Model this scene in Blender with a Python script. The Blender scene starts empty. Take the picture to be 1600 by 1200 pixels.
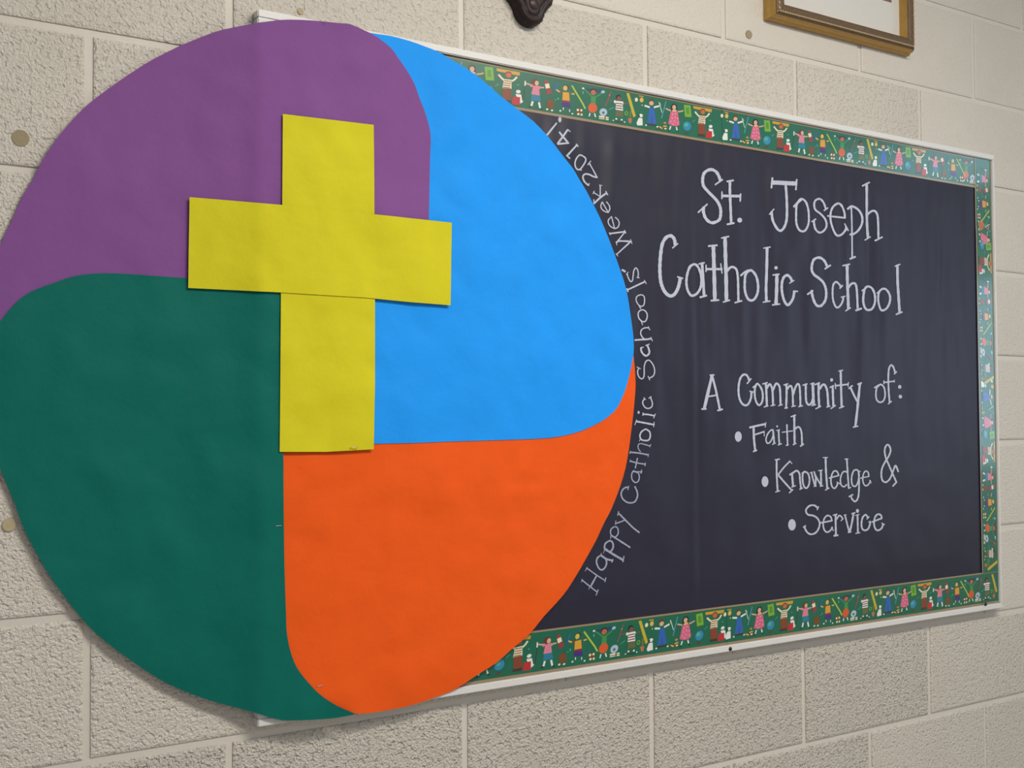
import bpy, bmesh, math, random
from mathutils import Vector, Matrix, noise
from mathutils.geometry import delaunay_2d_cdt

# ------------------------------------------------------------------ camera (calibrated on the 16x8 inch block courses)
F_PX = 1808.417
RX, RY, RZ = -0.0293, -0.5859, -0.0065
T = Vector((-0.0873, -0.8928, 1.9726))
Z0 = 12 * 0.2032                                   # height of joint number 0, twelve courses above the floor
def _rot(rx, ry, rz):
    c, s = math.cos, math.sin
    X = Matrix(((1,0,0),(0,c(rx),-s(rx)),(0,s(rx),c(rx))))
    Y = Matrix(((c(ry),0,s(ry)),(0,1,0),(-s(ry),0,c(ry))))
    Z = Matrix(((c(rz),-s(rz),0),(s(rz),c(rz),0),(0,0,1)))
    return Z @ X @ Y
RM = _rot(RX, RY, RZ)
CF = -(RM.transposed() @ T)
def tob(v): return Vector((v[0], v[2], -v[1]))     # x right, y down, z into wall  ->  Blender
CAM = Vector((CF[0], CF[2], Z0 - CF[1]))
def W(px, py, d=0.0):
    """pixel of the photograph -> (x, z) on the plane d metres in front of the wall face"""
    v = tob(RM.transposed() @ Vector(((px-800)/F_PX, (py-600)/F_PX, 1.0)))
    s = (-d - CAM.y) / v.y
    return CAM.x + s*v.x, CAM.z + s*v.z

scene = bpy.context.scene
col = scene.collection
cam_data = bpy.data.cameras.new('camera'); cam = bpy.data.objects.new('camera', cam_data); col.objects.link(cam)
right, down, fwd = tob(RM[0]), tob(RM[1]), tob(RM[2])
m3 = Matrix((right, -down, -fwd)).transposed()
cam.matrix_world = Matrix.Translation(CAM) @ m3.to_4x4()
cam_data.sensor_width = 36.0; cam_data.lens = 36.0 * F_PX / 1600.0; cam_data.clip_start = 0.05
scene.camera = cam

# ------------------------------------------------------------------ light and exposure
world = bpy.data.worlds.new('world'); scene.world = world; world.use_nodes = True
world.node_tree.nodes['Background'].inputs[0].default_value = (0.82, 0.88, 1.0, 1)
world.node_tree.nodes['Background'].inputs[1].default_value = 0.26
def area(name, loc, target, sx, sy, energy, color):
    l = bpy.data.lights.new(name, 'AREA'); l.shape = 'RECTANGLE'; l.size = sx; l.size_y = sy; l.energy = energy; l.color = color
    o = bpy.data.objects.new(name, l); col.objects.link(o); o.location = loc
    o.rotation_euler = (Vector(target) - Vector(loc)).to_track_quat('-Z', 'Y').to_euler()
    return o
# daylight entering the tall window of the end wall
area('window_right_offscreen', (4.30, -2.40, 1.70), (3.0, -2.40, 1.70), 1.6, 1.0, 24, (0.62, 0.82, 1.0))
area('window_transom_right_offscreen', (4.30, -2.40, 2.79), (3.0, -2.40, 2.79), 1.6, 0.36, 8, (0.62, 0.82, 1.0))
scene.view_settings.view_transform = 'Standard'; scene.view_settings.look = 'None'
scene.view_settings.gamma = 1.0; scene.view_settings.use_curve_mapping = False
scene.view_settings.exposure = 0.17

random.seed(7)
# ------------------------------------------------------------------ helpers
def srgb(r, g, b):
    def f(c):
        c /= 255.0
        return c/12.92 if c <= 0.04045 else ((c+0.055)/1.055)**2.4
    return (f(r), f(g), f(b), 1.0)
MATS = {}
def mat(name, color, rough=0.6, spec=0.4, metal=0.0, var=0.0, vscale=30.0, bump=0.0, bscale=200.0, bdist=0.001, stretch=None, coat=0.0):
    """principled material: colour, mottled by a noise of strength var, with a noise bump"""
    if name in MATS: return MATS[name]
    m = bpy.data.materials.new(name); m.use_nodes = True; MATS[name] = m
    nt = m.node_tree; b = nt.nodes['Principled BSDF']
    b.inputs['Base Color'].default_value = color; b.inputs['Roughness'].default_value = rough
    b.inputs['Specular IOR Level'].default_value = spec; b.inputs['Metallic'].default_value = metal
    if coat:
        b.inputs['Coat Weight'].default_value = coat; b.inputs['Coat Roughness'].default_value = 0.12
    pos = nt.nodes.new('ShaderNodeNewGeometry')
    mp = nt.nodes.new('ShaderNodeMapping'); nt.links.new(pos.outputs['Position'], mp.inputs['Vector'])
    if stretch: mp.inputs['Scale'].default_value = stretch
    if var:
        n = nt.nodes.new('ShaderNodeTexNoise'); n.inputs['Scale'].default_value = vscale; n.inputs['Detail'].default_value = 4
        nt.links.new(mp.outputs[0], n.inputs['Vector'])
        mx = nt.nodes.new('ShaderNodeMix'); mx.data_type = 'RGBA'
        c = Vector(color[:3])
        mx.inputs['A'].default_value = (*(c*(1-var)), 1); mx.inputs['B'].default_value = (*[min(1, v*(1+var)) for v in c], 1)
        nt.links.new(n.outputs['Fac'], mx.inputs['Factor']); nt.links.new(mx.outputs['Result'], b.inputs['Base Color'])
    if bump:
        n2 = nt.nodes.new('ShaderNodeTexNoise'); n2.inputs['Scale'].default_value = bscale; n2.inputs['Detail'].default_value = 5
        nt.links.new(mp.outputs[0], n2.inputs['Vector'])
        bp = nt.nodes.new('ShaderNodeBump'); bp.inputs['Strength'].default_value = bump; bp.inputs['Distance'].default_value = bdist
        nt.links.new(n2.outputs['Fac'], bp.inputs['Height']); nt.links.new(bp.outputs[0], b.inputs['Normal'])
    return m
def link(o, parent=None):
    col.objects.link(o)
    if parent: o.parent = parent
    return o
def obj(name, bm, m, parent=None, smooth=False):
    me = bpy.data.meshes.new(name); bm.to_mesh(me); bm.free()
    for k in (m if isinstance(m, (list, tuple)) else [m]): me.materials.append(k)
    if smooth:
        for p in me.polygons: p.use_smooth = True
    return link(bpy.data.objects.new(name, me), parent)
def empty(name, loc):
    o = bpy.data.objects.new(name, None); o.location = loc; o.empty_display_size = 0.05; return link(o)
def tag(o, label, cat, group=None):
    o['label'] = label; o['category'] = cat
    if group: o['group'] = group
    return o
def struct(o): o['kind'] = 'structure'; return o
def box(bm, x0, x1, y0, y1, z0, z1):
    v = [bm.verts.new(p) for p in ((x0,y0,z0),(x1,y0,z0),(x1,y1,z0),(x0,y1,z0),(x0,y0,z1),(x1,y0,z1),(x1,y1,z1),(x0,y1,z1))]
    for f in ((0,3,2,1),(4,5,6,7),(0,1,5,4),(1,2,6,5),(2,3,7,6),(3,0,4,7)): bm.faces.new([v[i] for i in f])
def catmull(pts, closed=False, step=4):
    if len(pts) < 3: return list(pts)
    n = len(pts); out = []
    rng = n if closed else n-1
    for i in range(rng):
        if closed: p0, p1, p2, p3 = pts[(i-1)%n], pts[i], pts[(i+1)%n], pts[(i+2)%n]
        else: p0, p1, p2, p3 = pts[max(i-1,0)], pts[i], pts[i+1], pts[min(i+2,n-1)]
        for k in range(step):
            t = k/step
            out.append(tuple(0.5*((2*p1[j]) + (-p0[j]+p2[j])*t + (2*p0[j]-5*p1[j]+4*p2[j]-p3[j])*t*t + (-p0[j]+3*p1[j]-3*p2[j]+p3[j])*t**3) for j in (0,1)))
    if not closed: out.append(tuple(pts[-1]))
    return out

# ------------------------------------------------------------------ the room
def wall_material(name, strength, vmix):
    m = bpy.data.materials.new(name); m.use_nodes = True
    nt = m.node_tree; b = nt.nodes['Principled BSDF']
    b.inputs['Roughness'].default_value = 0.33; b.inputs['Specular IOR Level'].default_value = 0.45
    g = nt.nodes.new('ShaderNodeNewGeometry')
    n = nt.nodes.new('ShaderNodeTexNoise'); n.inputs['Scale'].default_value = 240; n.inputs['Detail'].default_value = 3; n.inputs['Roughness'].default_value = 0.55
    v = nt.nodes.new('ShaderNodeTexNoise'); v.inputs['Scale'].default_value = 130; v.inputs['Detail'].default_value = 2
    big = nt.nodes.new('ShaderNodeTexNoise'); big.inputs['Scale'].default_value = 5; big.inputs['Detail'].default_value = 4
    for k in (n, v, big): nt.links.new(g.outputs['Position'], k.inputs['Vector'])
    # pits: only the deep end of the coarse noise cuts into the face
    r = nt.nodes.new('ShaderNodeMapRange'); r.inputs['From Min'].default_value = 0.30; r.inputs['From Max'].default_value = 0.46
    nt.links.new(v.outputs['Fac'], r.inputs['Value'])
    ad = nt.nodes.new('ShaderNodeMath'); ad.operation = 'MULTIPLY_ADD'; ad.inputs[1].default_value = vmix
    nt.links.new(r.outputs[0], ad.inputs[0]); nt.links.new(n.outputs['Fac'], ad.inputs[2])
    bp = nt.nodes.new('ShaderNodeBump'); bp.inputs['Strength'].default_value = strength; bp.inputs['Distance'].default_value = 0.0075
    nt.links.new(ad.outputs[0], bp.inputs['Height']); nt.links.new(bp.outputs[0], b.inputs['Normal'])
    mx = nt.nodes.new('ShaderNodeMix'); mx.data_type = 'RGBA'
    mx.inputs['A'].default_value = srgb(198, 191, 181); mx.inputs['B'].default_value = srgb(211, 205, 196)
    nt.links.new(big.outputs['Fac'], mx.inputs['Factor']); nt.links.new(mx.outputs['Result'], b.inputs['Base Color'])
    return m
BLOCK_M = [wall_material('painted_block_smooth', 0.30, 0.5), wall_material('painted_block_medium', 0.58, 0.6), wall_material('painted_block_coarse', 0.88, 0.6)]
mortar_m = mat('painted_mortar', srgb(206, 200, 191), 0.45, 0.35, bump=0.25, bscale=90, bdist=0.002)
plaster_m = mat('cream_plaster', srgb(205, 200, 184), 0.7, 0.3, var=0.04, vscale=6, bump=0.1, bscale=120)

BL, BH, JT = 0.4064, 0.2032, 0.0100
XL, XR = -8*BL, 10*BL
bm = bmesh.new(); box(bm, XL, XR, 0.0032, 0.19, 0.0, 15*BH)
wall = struct(obj('wall_back', bm, mortar_m))
def block_mesh(name, length):
    bm = bmesh.new(); box(bm, -length/2 + JT/2, length/2 - JT/2, 0.0, 0.06, -BH/2 + JT/2, BH/2 - JT/2)
    ed = [e for e in bm.edges if all(v.co.y < 1e-6 for v in e.verts)]
    bmesh.ops.bevel(bm, geom=ed, offset=0.0045, segments=2, affect='EDGES', profile=0.6)
    me = bpy.data.meshes.new(name); bm.to_mesh(me); bm.free(); return me
meshes = {}
for size, ln in (('full', BL), ('half', BL/2)):
    for k in range(3):
        me = block_mesh('block', ln); me.materials.append(BLOCK_M[k]); meshes[size, k] = me
for row in range(-3, 12):
    zc = Z0 - (row + 0.5)*BH
    pieces = []
    if row % 2: pieces = [('full', XL + (i+0.5)*BL) for i in range(18)]
    else: pieces = [('half', XL + BL/4)] + [('full', XL + (i+1)*BL) for i in range(17)] + [('half', XR - BL/4)]
    for size, xc in pieces:
        coarse = 2 if row >= 7 else (1 if row >= 2 or xc < 0.1 else (0 if xc > 0.75 or row < 1 else 1))
        if row >= 7 and xc > 1.1: coarse = 1
        if row == 1 and xc < 1.25: coarse = 1
        if row == 7 and -0.2 < xc < 0: coarse = 2
        if 2 <= row <= 6 and xc > 1.0: coarse = 0
        o = link(bpy.data.objects.new('block', meshes[size, coarse]), wall)
        o.location = (xc + random.uniform(-.0008, .0008), random.uniform(-0.0006, 0.0006), zc + random.uniform(-.0006, .0006))

bm = bmesh.new(); box(bm, XL, XR + 0.2, -5.0, 0.19, -0.1, 0.0)
struct(obj('floor', bm, mat('speckled_floor', srgb(188, 180, 168), 0.4, 0.4, var=0.15, vscale=60)))
bm = bmesh.new(); box(bm, XL, XR + 0.2, -5.0, 0.19, 15*BH, 15*BH + 0.1)
struct(obj('ceiling', bm, mat('white_ceiling', srgb(222, 220, 212), 0.8, 0.2, var=0.04, vscale=40)))
# end wall on the right with a tall window
WY0, WY1 = -3.20, -1.60
OPEN = ((1.20, 2.20), (2.60, 2.98))                # main light and transom
bm = bmesh.new()
box(bm, XR, XR+0.2, WY1, 0.0, 0, 15*BH); box(bm, XR, XR+0.2, -5.0, WY0, 0, 15*BH)
for z0, z1 in ((0, 1.20), (2.20, 2.60), (2.98, 15*BH)): box(bm, XR, XR+0.2, WY0, WY1, z0, z1)
struct(obj('wall_right', bm, plaster_m))
bm = bmesh.new()
for z0, z1 in OPEN:
    for a in ((WY0, WY0+.05, z0, z1), (WY1-.05, WY1, z0, z1), (WY0, WY1, z0, z0+.04), (WY0, WY1, z1-.04, z1), (-2.42, -2.38, z0, z1)):
        box(bm, XR+.06, XR+.11, *a)
win = struct(obj('window_1', bm, mat('white_window_frame', srgb(225, 225, 222), 0.4)))
gm = bpy.data.materials.new('window_glass'); gm.use_nodes = True
nt = gm.node_tree; nt.nodes.remove(nt.nodes['Principled BSDF'])
tr = nt.nodes.new('ShaderNodeBsdfTransparent'); gl = nt.nodes.new('ShaderNodeBsdfGlossy'); gl.inputs['Roughness'].default_value = 0.02
ms = nt.nodes.new('ShaderNodeMixShader'); ms.inputs[0].default_value = 0.06
nt.links.new(tr.outputs[0], ms.inputs[1]); nt.links.new(gl.outputs[0], ms.inputs[2]); nt.links.new(ms.outputs[0], nt.nodes['Material Output'].inputs[0])
for y0, y1 in ((WY0+.05, -2.42), (-2.38, WY1-.05)):
    for z0, z1 in OPEN:
        bm = bmesh.new(); box(bm, XR+.08, XR+.086, y0, y1, z0+.04, z1-.04); obj('pane', bm, gm, win)
# fluorescent ceiling fixtures
def ceiling_light(x, y, energy, label, lamp, tint=(1.0, 0.97, 0.95)):
    t = tag(empty('ceiling_light', (x, y, 15*BH)), label, 'lamp')
    bm = bmesh.new(); box(bm, -.62, .62, -.16, .16, -.07, 0.0); obj('housing', bm, mat('white_enamel', srgb(230, 230, 226), 0.4), t)
    bm = bmesh.new(); box(bm, -.6, .6, -.14, .14, -.078, -.07); obj('diffuser', bm, mat('milky_diffuser', srgb(240, 240, 232), 0.6), t)
    area(lamp, (x, y, 15*BH - 0.085), (x, y, 0), 1.2, 0.28, energy, tint)
ceiling_light(0.25, -1.50, 42, 'long white fluorescent ceiling fixture above the bulletin board', 'ceiling_lamp_above_board_offscreen', (1.0, 0.94, 0.82))
ceiling_light(1.10, -1.90, 21, 'long white fluorescent ceiling fixture nearer the end window', 'ceiling_lamp_near_window_offscreen')
ceiling_light(-1.50, -3.60, 16, 'long white fluorescent ceiling fixture far from the end window', 'ceiling_lamp_far_back_offscreen')

# ------------------------------------------------------------------ the board
BX0, BX1, BZ0, BZ1 = -0.3700, 1.4675, 1.0327, 2.1060
FW, FWS = 0.0125, 0.0075
white_m = mat('white_frame', srgb(214, 213, 212), 0.35, 0.4, var=0.03, vscale=25)
board = tag(empty('bulletin_board', ((BX0+BX1)/2, 0, BZ0)), 'large white framed board mounted on the painted block wall', 'board')
ox, oz = (BX0+BX1)/2, BZ0
def board_box(name, x0, x1, y0, y1, z0, z1, m, bev=0.0015):
    bm = bmesh.new(); box(bm, x0-ox, x1-ox, y0, y1, z0-oz, z1-oz)
    if bev: bmesh.ops.bevel(bm, geom=bm.edges[:], offset=bev, segments=2, affect='EDGES')
    return obj(name, bm, m, board)
board_box('panel', BX0+.004, BX1-.004, -0.0118, -0.001, BZ0+.004, BZ1-.004, mat('white_panel', srgb(225, 225, 222), 0.3), 0)
board_box('frame_rail', BX0, BX1, -0.020, 0.0, BZ1-FW, BZ1, white_m)
board_box('frame_rail', BX0, BX1, -0.020, 0.0, BZ0, BZ0+FW, white_m)
board_box('frame_rail', BX0, BX0+0.075, -0.020, 0.0, BZ0+FW, BZ1-FW, white_m)
board_box('frame_rail', BX1-FWS, BX1, -0.020, 0.0, BZ0+FW, BZ1-FW, white_m)
dark_metal = mat('dark_steel', srgb(52, 50, 52), 0.35, 0.5, 0.8)
def dome(bm, r, h, seg=14, rings=4):
    prev = None
    for i in range(rings+1):
        a = i/rings*math.pi/2
        if i == rings: top = bm.verts.new((0, -h, 0)); ring = [top]*seg
        else: ring = [bm.verts.new((r*math.cos(a)*math.cos(2*math.pi*k/seg), -h*math.sin(a), r*math.cos(a)*math.sin(2*math.pi*k/seg))) for k in range(seg)]
        if prev:
            for k in range(seg):
                q = [prev[k], prev[(k+1)%seg], ring[(k+1)%seg], ring[k]]
                u = []
                for v in q:
                    if v not in u: u.append(v)
                bm.faces.new(u)
        prev = ring
for px, py in ((1141, 1014), (1540, 944)):
    x, z = W(px, py, 0.02); bm = bmesh.new(); dome(bm, 0.0042, 0.003)
    o = obj('screw', bm, dark_metal, board, True); o.location = (x-ox, -0.0198, z-oz); o['label'] = 'small dark screw head'

# ------------------------------------------------------------------ sheets of paper
def paper_mesh(name, outline, height, m, spacing=0.011):
    """outline: list of (x, z); height(x, z) -> distance in front of the wall"""
    xs = [p[0] for p in outline]; zs = [p[1] for p in outline]
    pts = [Vector(p) for p in outline]; n = len(pts)
    def inside(x, z):
        c = False; j = n-1
        for i in range(n):
            if (zs[i] > z) != (zs[j] > z) and x < (xs[j]-xs[i])*(z-zs[i])/(zs[j]-zs[i]) + xs[i]: c = not c
            j = i
        return c
    extra = []
    k = 0; z = min(zs) + spacing/2
    while z < max(zs):
        x = min(xs) + (spacing/2 if k % 2 else 0) + .002
        while x < max(xs):
            if inside(x, z) and min((x-p[0])**2 + (z-p[1])**2 for p in outline) > (spacing*.45)**2: extra.append(Vector((x, z)))
            x += spacing
        z += spacing*.87; k += 1
    vs, es, fs, *_ = delaunay_2d_cdt(pts + extra, [], [list(range(n))], 1, 1e-6)
    bm = bmesh.new(); bv = [bm.verts.new((v.x, -height(v.x, v.y), v.y)) for v in vs]
    for f in fs:
        try: bm.faces.new([bv[i] for i in f])
        except ValueError: pass
    bmesh.ops.recalc_face_normals(bm, faces=bm.faces[:])
    if bm.faces and sum(f.normal.y for f in bm.faces) > 0: bmesh.ops.reverse_faces(bm, faces=bm.faces[:])
    x0, z0 = sum(xs)/n, sum(zs)/n; y0 = -height(x0, z0)
    for v in bm.verts: v.co -= Vector((x0, y0, z0))
    o = obj(name, bm, m, None, True); o.location = (x0, y0, z0)
    return o
def nz(x, z, s, seed): return noise.noise(Vector((x*s + seed*17.3, z*s - seed*5.1, seed*3.7)))
def resample(poly, closed=True, step=4): return catmull(poly, closed, step)

# black paper; its folds run down from the top edge
PX0, PX1, PZ0, PZ1 = BX0+.08, BX1-.02, BZ0+.02, BZ1-.02
def h_black(x, z):
    e = min(1.0, max(0.0, min(x-PX0, PX1-x, z-PZ0, PZ1-z)-0.055)/0.06)
    up = min(1.0, max(0.0, (z-1.05)/0.9))
    f = 0.0016*nz(x, z, 4, 1) + 0.0040*nz(x*3.2, z*0.7, 6, 2)*up + 0.0030*nz(x*6.0, z*0.8, 7, 3)*up*up + 0.0009*nz(x, z, 17, 4)
    xc, zc = W(1088, 600, .013)
    f += -0.0014*math.exp(-((x-xc)/0.006)**2) + 0.0014*math.exp(-((x-xc+.012)/0.012)**2)
    return 0.0132 + e*min(0.0062, max(0.0, 0.0028 + f))
black_m = mat('black_roll_paper', srgb(36, 34, 52), 0.46, 0.36, var=0.10, vscale=60, bump=0.12, bscale=350, bdist=0.0006)
def rect_outline(x0, x1, z0, z1, s=.03):
    out = []
    nx, nzz = max(1, int((x1-x0)/s)), max(1, int((z1-z0)/s))
    for i in range(nx): out.append((x0+(x1-x0)*i/nx, z0))
    for i in range(nzz): out.append((x1, z0+(z1-z0)*i/nzz))
    for i in range(nx): out.append((x1-(x1-x0)*i/nx, z1))
    for i in range(nzz): out.append((x0, z1-(z1-z0)*i/nzz))
    return out
black = paper_mesh('black_paper', rect_outline(PX0, PX1, PZ0, PZ1), h_black, black_m, 0.0085)
tag(black, 'black paper covering the board, lettered in white chalk marker', 'paper')

# the four coloured segments of the disc
def h_disc(x, z):
    f = 0.0030*nz(x, z, 3.5, 5) + 0.0042*nz(x*1.5, z*.9, 8, 6) + 0.0018*nz(x*1.3, z, 20, 7)
    f += 0.0036*abs(nz(x+z*.6, z-x*.5, 9, 8))
    free = max(0.0, BX0 - x)                                   # beyond the board nothing holds the sheet
    f -= 0.0190*(1-math.exp(-free/0.055))
    for (px, py, sx, sz, a) in ((830, 738, .035, .004, .0018), (822, 768, .045, .005, .0016), (805, 752, .03, .004, -.0012), (62, 425, .006, .022, .003), (46, 430, .006, .02, -.002), (30, 440, .010, .02, .003)):
        xc, zc = W(px, py, .021); f += a*math.exp(-((x-xc)/sx)**2 - ((z-zc)/sz)**2)
    return 0.0232 + max(-0.0006 - 0.0190*(1-math.exp(-free/0.055)), f)
def seg(name, px_poly, lift, m, label):
    dense = []
    for i, a in enumerate(px_poly):
        b = px_poly[(i+1) % len(px_poly)]; k = max(1, int(math.hypot(b[0]-a[0], b[1]-a[1])/8))
        dense += [(a[0]+(b[0]-a[0])*j/k, a[1]+(b[1]-a[1])*j/k) for j in range(k)]
    out = []
    for px, py in dense:
        x, z = W(px, py, 0.025); out.append(W(px, py, h_disc(x, z) + lift))
    o = paper_mesh(name, out, lambda x, z: h_disc(x, z) + lift, m)
    tag(o, label, 'paper', 'coloured paper segments of the disc'); return o
def paper(name, c, rough=0.68): return mat(name, c, rough, 0.16, var=0.05, vscale=28, bump=0.35, bscale=38, bdist=0.0035)
left_out = [(400,36),(350,46),(325,54),(285,70),(262,81),(230,98),(187,126),(145,157),(125,175),(97,206),(80,229),(62,258),(50,283),(37,303),(18,345),(0,384),(-11,430),(-18,480),(-21,525)]
top_out = [(588,57),(575,50),(548,38),(530,36),(500,33),(470,31),(440,31),(415,34)]
purple_lobe = [(588,57),(610,74),(622,90),(637,112),(648,132),(655,152),(663,172),(670,195),(673,215),(672,250),(671,300),(670,345)]
green_lobe = [(-20,524),(-10,513),(2,500),(12,487),(30,468),(50,455),(70,447),(90,440),(110,433),(140,428),(180,427),(240,431),(295,435),(360,443),(445,455)]
orange_left = [(442,690),(443,720),(443,760),(444,850),(445,900),(447,960),(448,985),(452,1010),(460,1035),(470,1052),(485,1070),(500,1085),(520,1099),(540,1109),(556,1115)]
green_out = [(556,1116),(530,1121),(500,1124),(450,1126),(425,1122),(400,1114),(370,1106),(320,1092),(265,1070),(225,1046),(185,1018),(150,990),(125,963),(100,931),(78,900),(60,870),(37,826),(25,792),(12,760),(0,731),(-12,685),(-20,620),(-23,560)]
orange_out = [(556,1115),(580,1114),(620,1107),(650,1100),(690,1086),(715,1075),(745,1055),(775,1036),(800,1014),(828,990),(850,963),(880,930),(900,900),(920,865),(932,843),(945,815),(955,796),(970,757),(980,718),(988,660),(992,620),(993,600),(992,578),(990,556)]
blue_low = [(988,566),(980,600),(972,622),(962,640),(945,655),(925,666),(900,676),(860,684),(800,687),(700,690),(650,692),(560,694)]
blue_out = [(585,56),(610,56),(640,64),(665,73),(685,81),(700,90),(725,105),(750,122),(775,144),(800,164),(835,191),(860,218),(880,244),(895,263),(905,280),(916,298),(935,335),(950,370),(965,410),(978,450),(985,490),(990,530),(990,552)]
def off(pts, dx, dy): return [(x+dx, y+dy) for x, y in pts]
def sm(*runs):
    out = []
    for r in runs: out += catmull(r, False, 3)
    res = [out[0]]
    for p in out[1:]:
        if (p[0]-res[-1][0])**2 + (p[1]-res[-1][1])**2 > 4: res.append(p)
    if (res[0][0]-res[-1][0])**2 + (res[0][1]-res[-1][1])**2 < 9: res.pop()
    return res
seg('orange_paper', sm(off(orange_left[:-3], -7, 2), orange_left[-2:], orange_out, [(986,560),(976,600),(958,632),(922,658),(860,676),(700,682),(442,684)]), 0.0,
    paper('orange_roll_paper', srgb(232, 88, 22)), 'orange paper segment beneath the blue one, low on the disc')
seg('blue_paper', sm([(664,345),(665,300),(666,215),(663,195),(656,172),(642,134),(616,92),(596,72),(576,58)], [(577,51),(592,53.5)]+blue_out[1:], blue_low, [(560,600),(575,420),(650,400)]), 0.0011,
    paper('blue_roll_paper', srgb(30, 150, 246)), 'sky blue paper segment between the purple one and the black paper')
seg('purple_paper', sm(top_out[1:]+left_out, off(green_lobe[1:], 0, 7), [(560,455),(660,430),(670,345)], purple_lobe[::-1]), 0.0022,
    paper('purple_roll_paper', srgb(126, 78, 142)), 'purple paper segment behind the top of the yellow cross')
seg('green_paper', sm(green_lobe, [(444,470),(442,680)], orange_left, green_out), 0.0033,
    paper('green_roll_paper', srgb(0, 100, 90)), 'dark green paper segment hanging past the left end of the board')
# the cross
yellow_m = paper('yellow_roll_paper', srgb(205, 197, 32))
def h_cross(lift, seed):
    return lambda x, z: h_disc(x, z) + lift + 0.0007*abs(nz(x, z, 11, 11)) + 0.0007*abs(nz(x, z, 22, 12))
def strip(name, pts, lift, seed, label):
    dense = []
    for i in range(len(pts)):
        a, b = pts[i], pts[(i+1) % len(pts)]
        k = max(1, int(math.hypot(b[0]-a[0], b[1]-a[1])/8))
        dense += [(a[0]+(b[0]-a[0])*j/k, a[1]+(b[1]-a[1])*j/k) for j in range(k)]
    hc = h_cross(lift, seed); out = []
    for px, py in dense:
        x, z = W(px, py, 0.029); out.append(W(px, py, hc(x, z)))
    o = paper_mesh(name, out, hc, yellow_m, 0.010)
    tag(o, label, 'paper', 'yellow paper strips of the cross'); return o
strip('yellow_paper_strip', [(442,178),(584,195),(585,300),(586,480),(586,600),(584,702),(510,706),(437,706),(438,600),(439,457),(441,320)], 0.0052, 11, 'upright yellow paper strip, the long bar of the cross')
strip('yellow_paper_strip', [(296,308),(440,320),(570,333),(706,348),(705,410),(704,477),(640,472),(570,465),(440,457),(294,450),(295,380)], 0.0066, 13, 'shorter yellow paper strip crossing over the upright one')

# ------------------------------------------------------------------ white lettering on the black paper
faint_m = mat('thin_chalk', srgb(152, 158, 182), 0.75, 0.2, var=0.22, vscale=240)
chalk_m = mat('white_chalk', srgb(182, 188, 205), 0.75, 0.2, var=0.14, vscale=240)
def ribbon(bm, pts, width, closed, lift):
    if len(pts) == 2:
        k = max(2, int(math.hypot(pts[1][0]-pts[0][0], pts[1][1]-pts[0][1])/2.0))
        pts = [(pts[0][0]+(pts[1][0]-pts[0][0])*j/k, pts[0][1]+(pts[1][1]-pts[0][1])*j/k) for j in range(k+1)]; P = pts
    else: P = catmull(pts, closed, 6)
    if not closed and len(P) >= 2:                   # rounded ends
        (x0, y0), (x1, y1) = P[0], P[1]; L = math.hypot(x1-x0, y1-y0) or 1; a = (x0-(x1-x0)/L*width*.28, y0-(y1-y0)/L*width*.28)
        (x2, y2), (x3, y3) = P[-1], P[-2]; L = math.hypot(x3-x2, y3-y2) or 1; b = (x2-(x3-x2)/L*width*.28, y2-(y3-y2)/L*width*.28)
        P = [a] + P + [b]
    n = len(P); rows = []
    for i in range(n):
        p = P[i]
        q0 = P[(i-1) % n] if (closed or i > 0) else p; q1 = P[(i+1) % n] if (closed or i < n-1) else p
        tx, ty = q1[0]-q0[0], q1[1]-q0[1]; L = math.hypot(tx, ty) or 1
        w = width*(0.5 + 0.05*math.sin(i*1.7 + p[0]))
        if not closed and i in (0, n-1): w *= 0.62
        r = []
        for s in (-1, 1):
            qx, qy = p[0] - s*ty/L*w, p[1] + s*tx/L*w
            x, z = W(qx, qy, 0.016); x, z = W(qx, qy, h_black(x, z) + 0.0008)
            r.append(bm.verts.new((x, -(h_black(x, z) + 0.0008 + lift), z)))
        rows.append(r)
    for i in range(n if closed else n-1):
        a, b = rows[i], rows[(i+1) % n]
        bm.faces.new((a[0], b[0], b[1], a[1]))
def letter(ox_, oy_, s, strokes, dots=()):
    bm = bmesh.new(); lift = 0.0
    for st in strokes:
        pts, w = st[0], st[1]; closed = len(st) > 2
        if closed and pts[0] == pts[-1]: pts = pts[:-1]
        ribbon(bm, [(ox_ + x/s, oy_ + y/s) for x, y in pts], w/s*(0.94 if s > 12 else 1.0), closed, lift); lift += 0.00003
    for cx, cy, rx, ry in dots:
        ring = []
        for k in range(14):
            a = 2*math.pi*k/14
            qx, qy = ox_ + (cx + rx*math.cos(a))/s, oy_ + (cy + ry*math.sin(a))/s
            x, z = W(qx, qy, 0.016); x, z = W(qx, qy, h_black(x, z) + 0.0008)
            ring.append(bm.verts.new((x, -(h_black(x, z) + 0.0008 + lift), z)))
        bm.faces.new(ring)
    bmesh.ops.recalc_face_normals(bm, faces=bm.faces[:])
    for v in bm.verts: v.co -= black.location
    obj('chalk_letter', bm, faint_m if (s > 12 and oy_ >= 680) else chalk_m, black)
C_ = True
A_ = (1080, 250, 10)
letter(*A_, [([(450,310),(430,250),(390,185),(320,150),(250,165),(195,220),(178,320),(195,410),(260,490),(340,570),(410,650),(455,750),(460,850),(440,930),(380,970),(320,980),(260,950),(215,890),(190,800),(195,740)],46), ([(375,385),(490,305)],25), ([(108,820),(250,690)],25)])
letter(*A_, [([(605,335),(605,500),(615,750),(625,990)],40), ([(560,335),(660,318)],28), ([(562,1005),(668,985)],30), ([(480,560),(760,565)],42), ([(480,495),(478,605)],22), ([(770,530),(762,645)],24)])
letter(*A_, [], [(757,940,38,38)])
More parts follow.
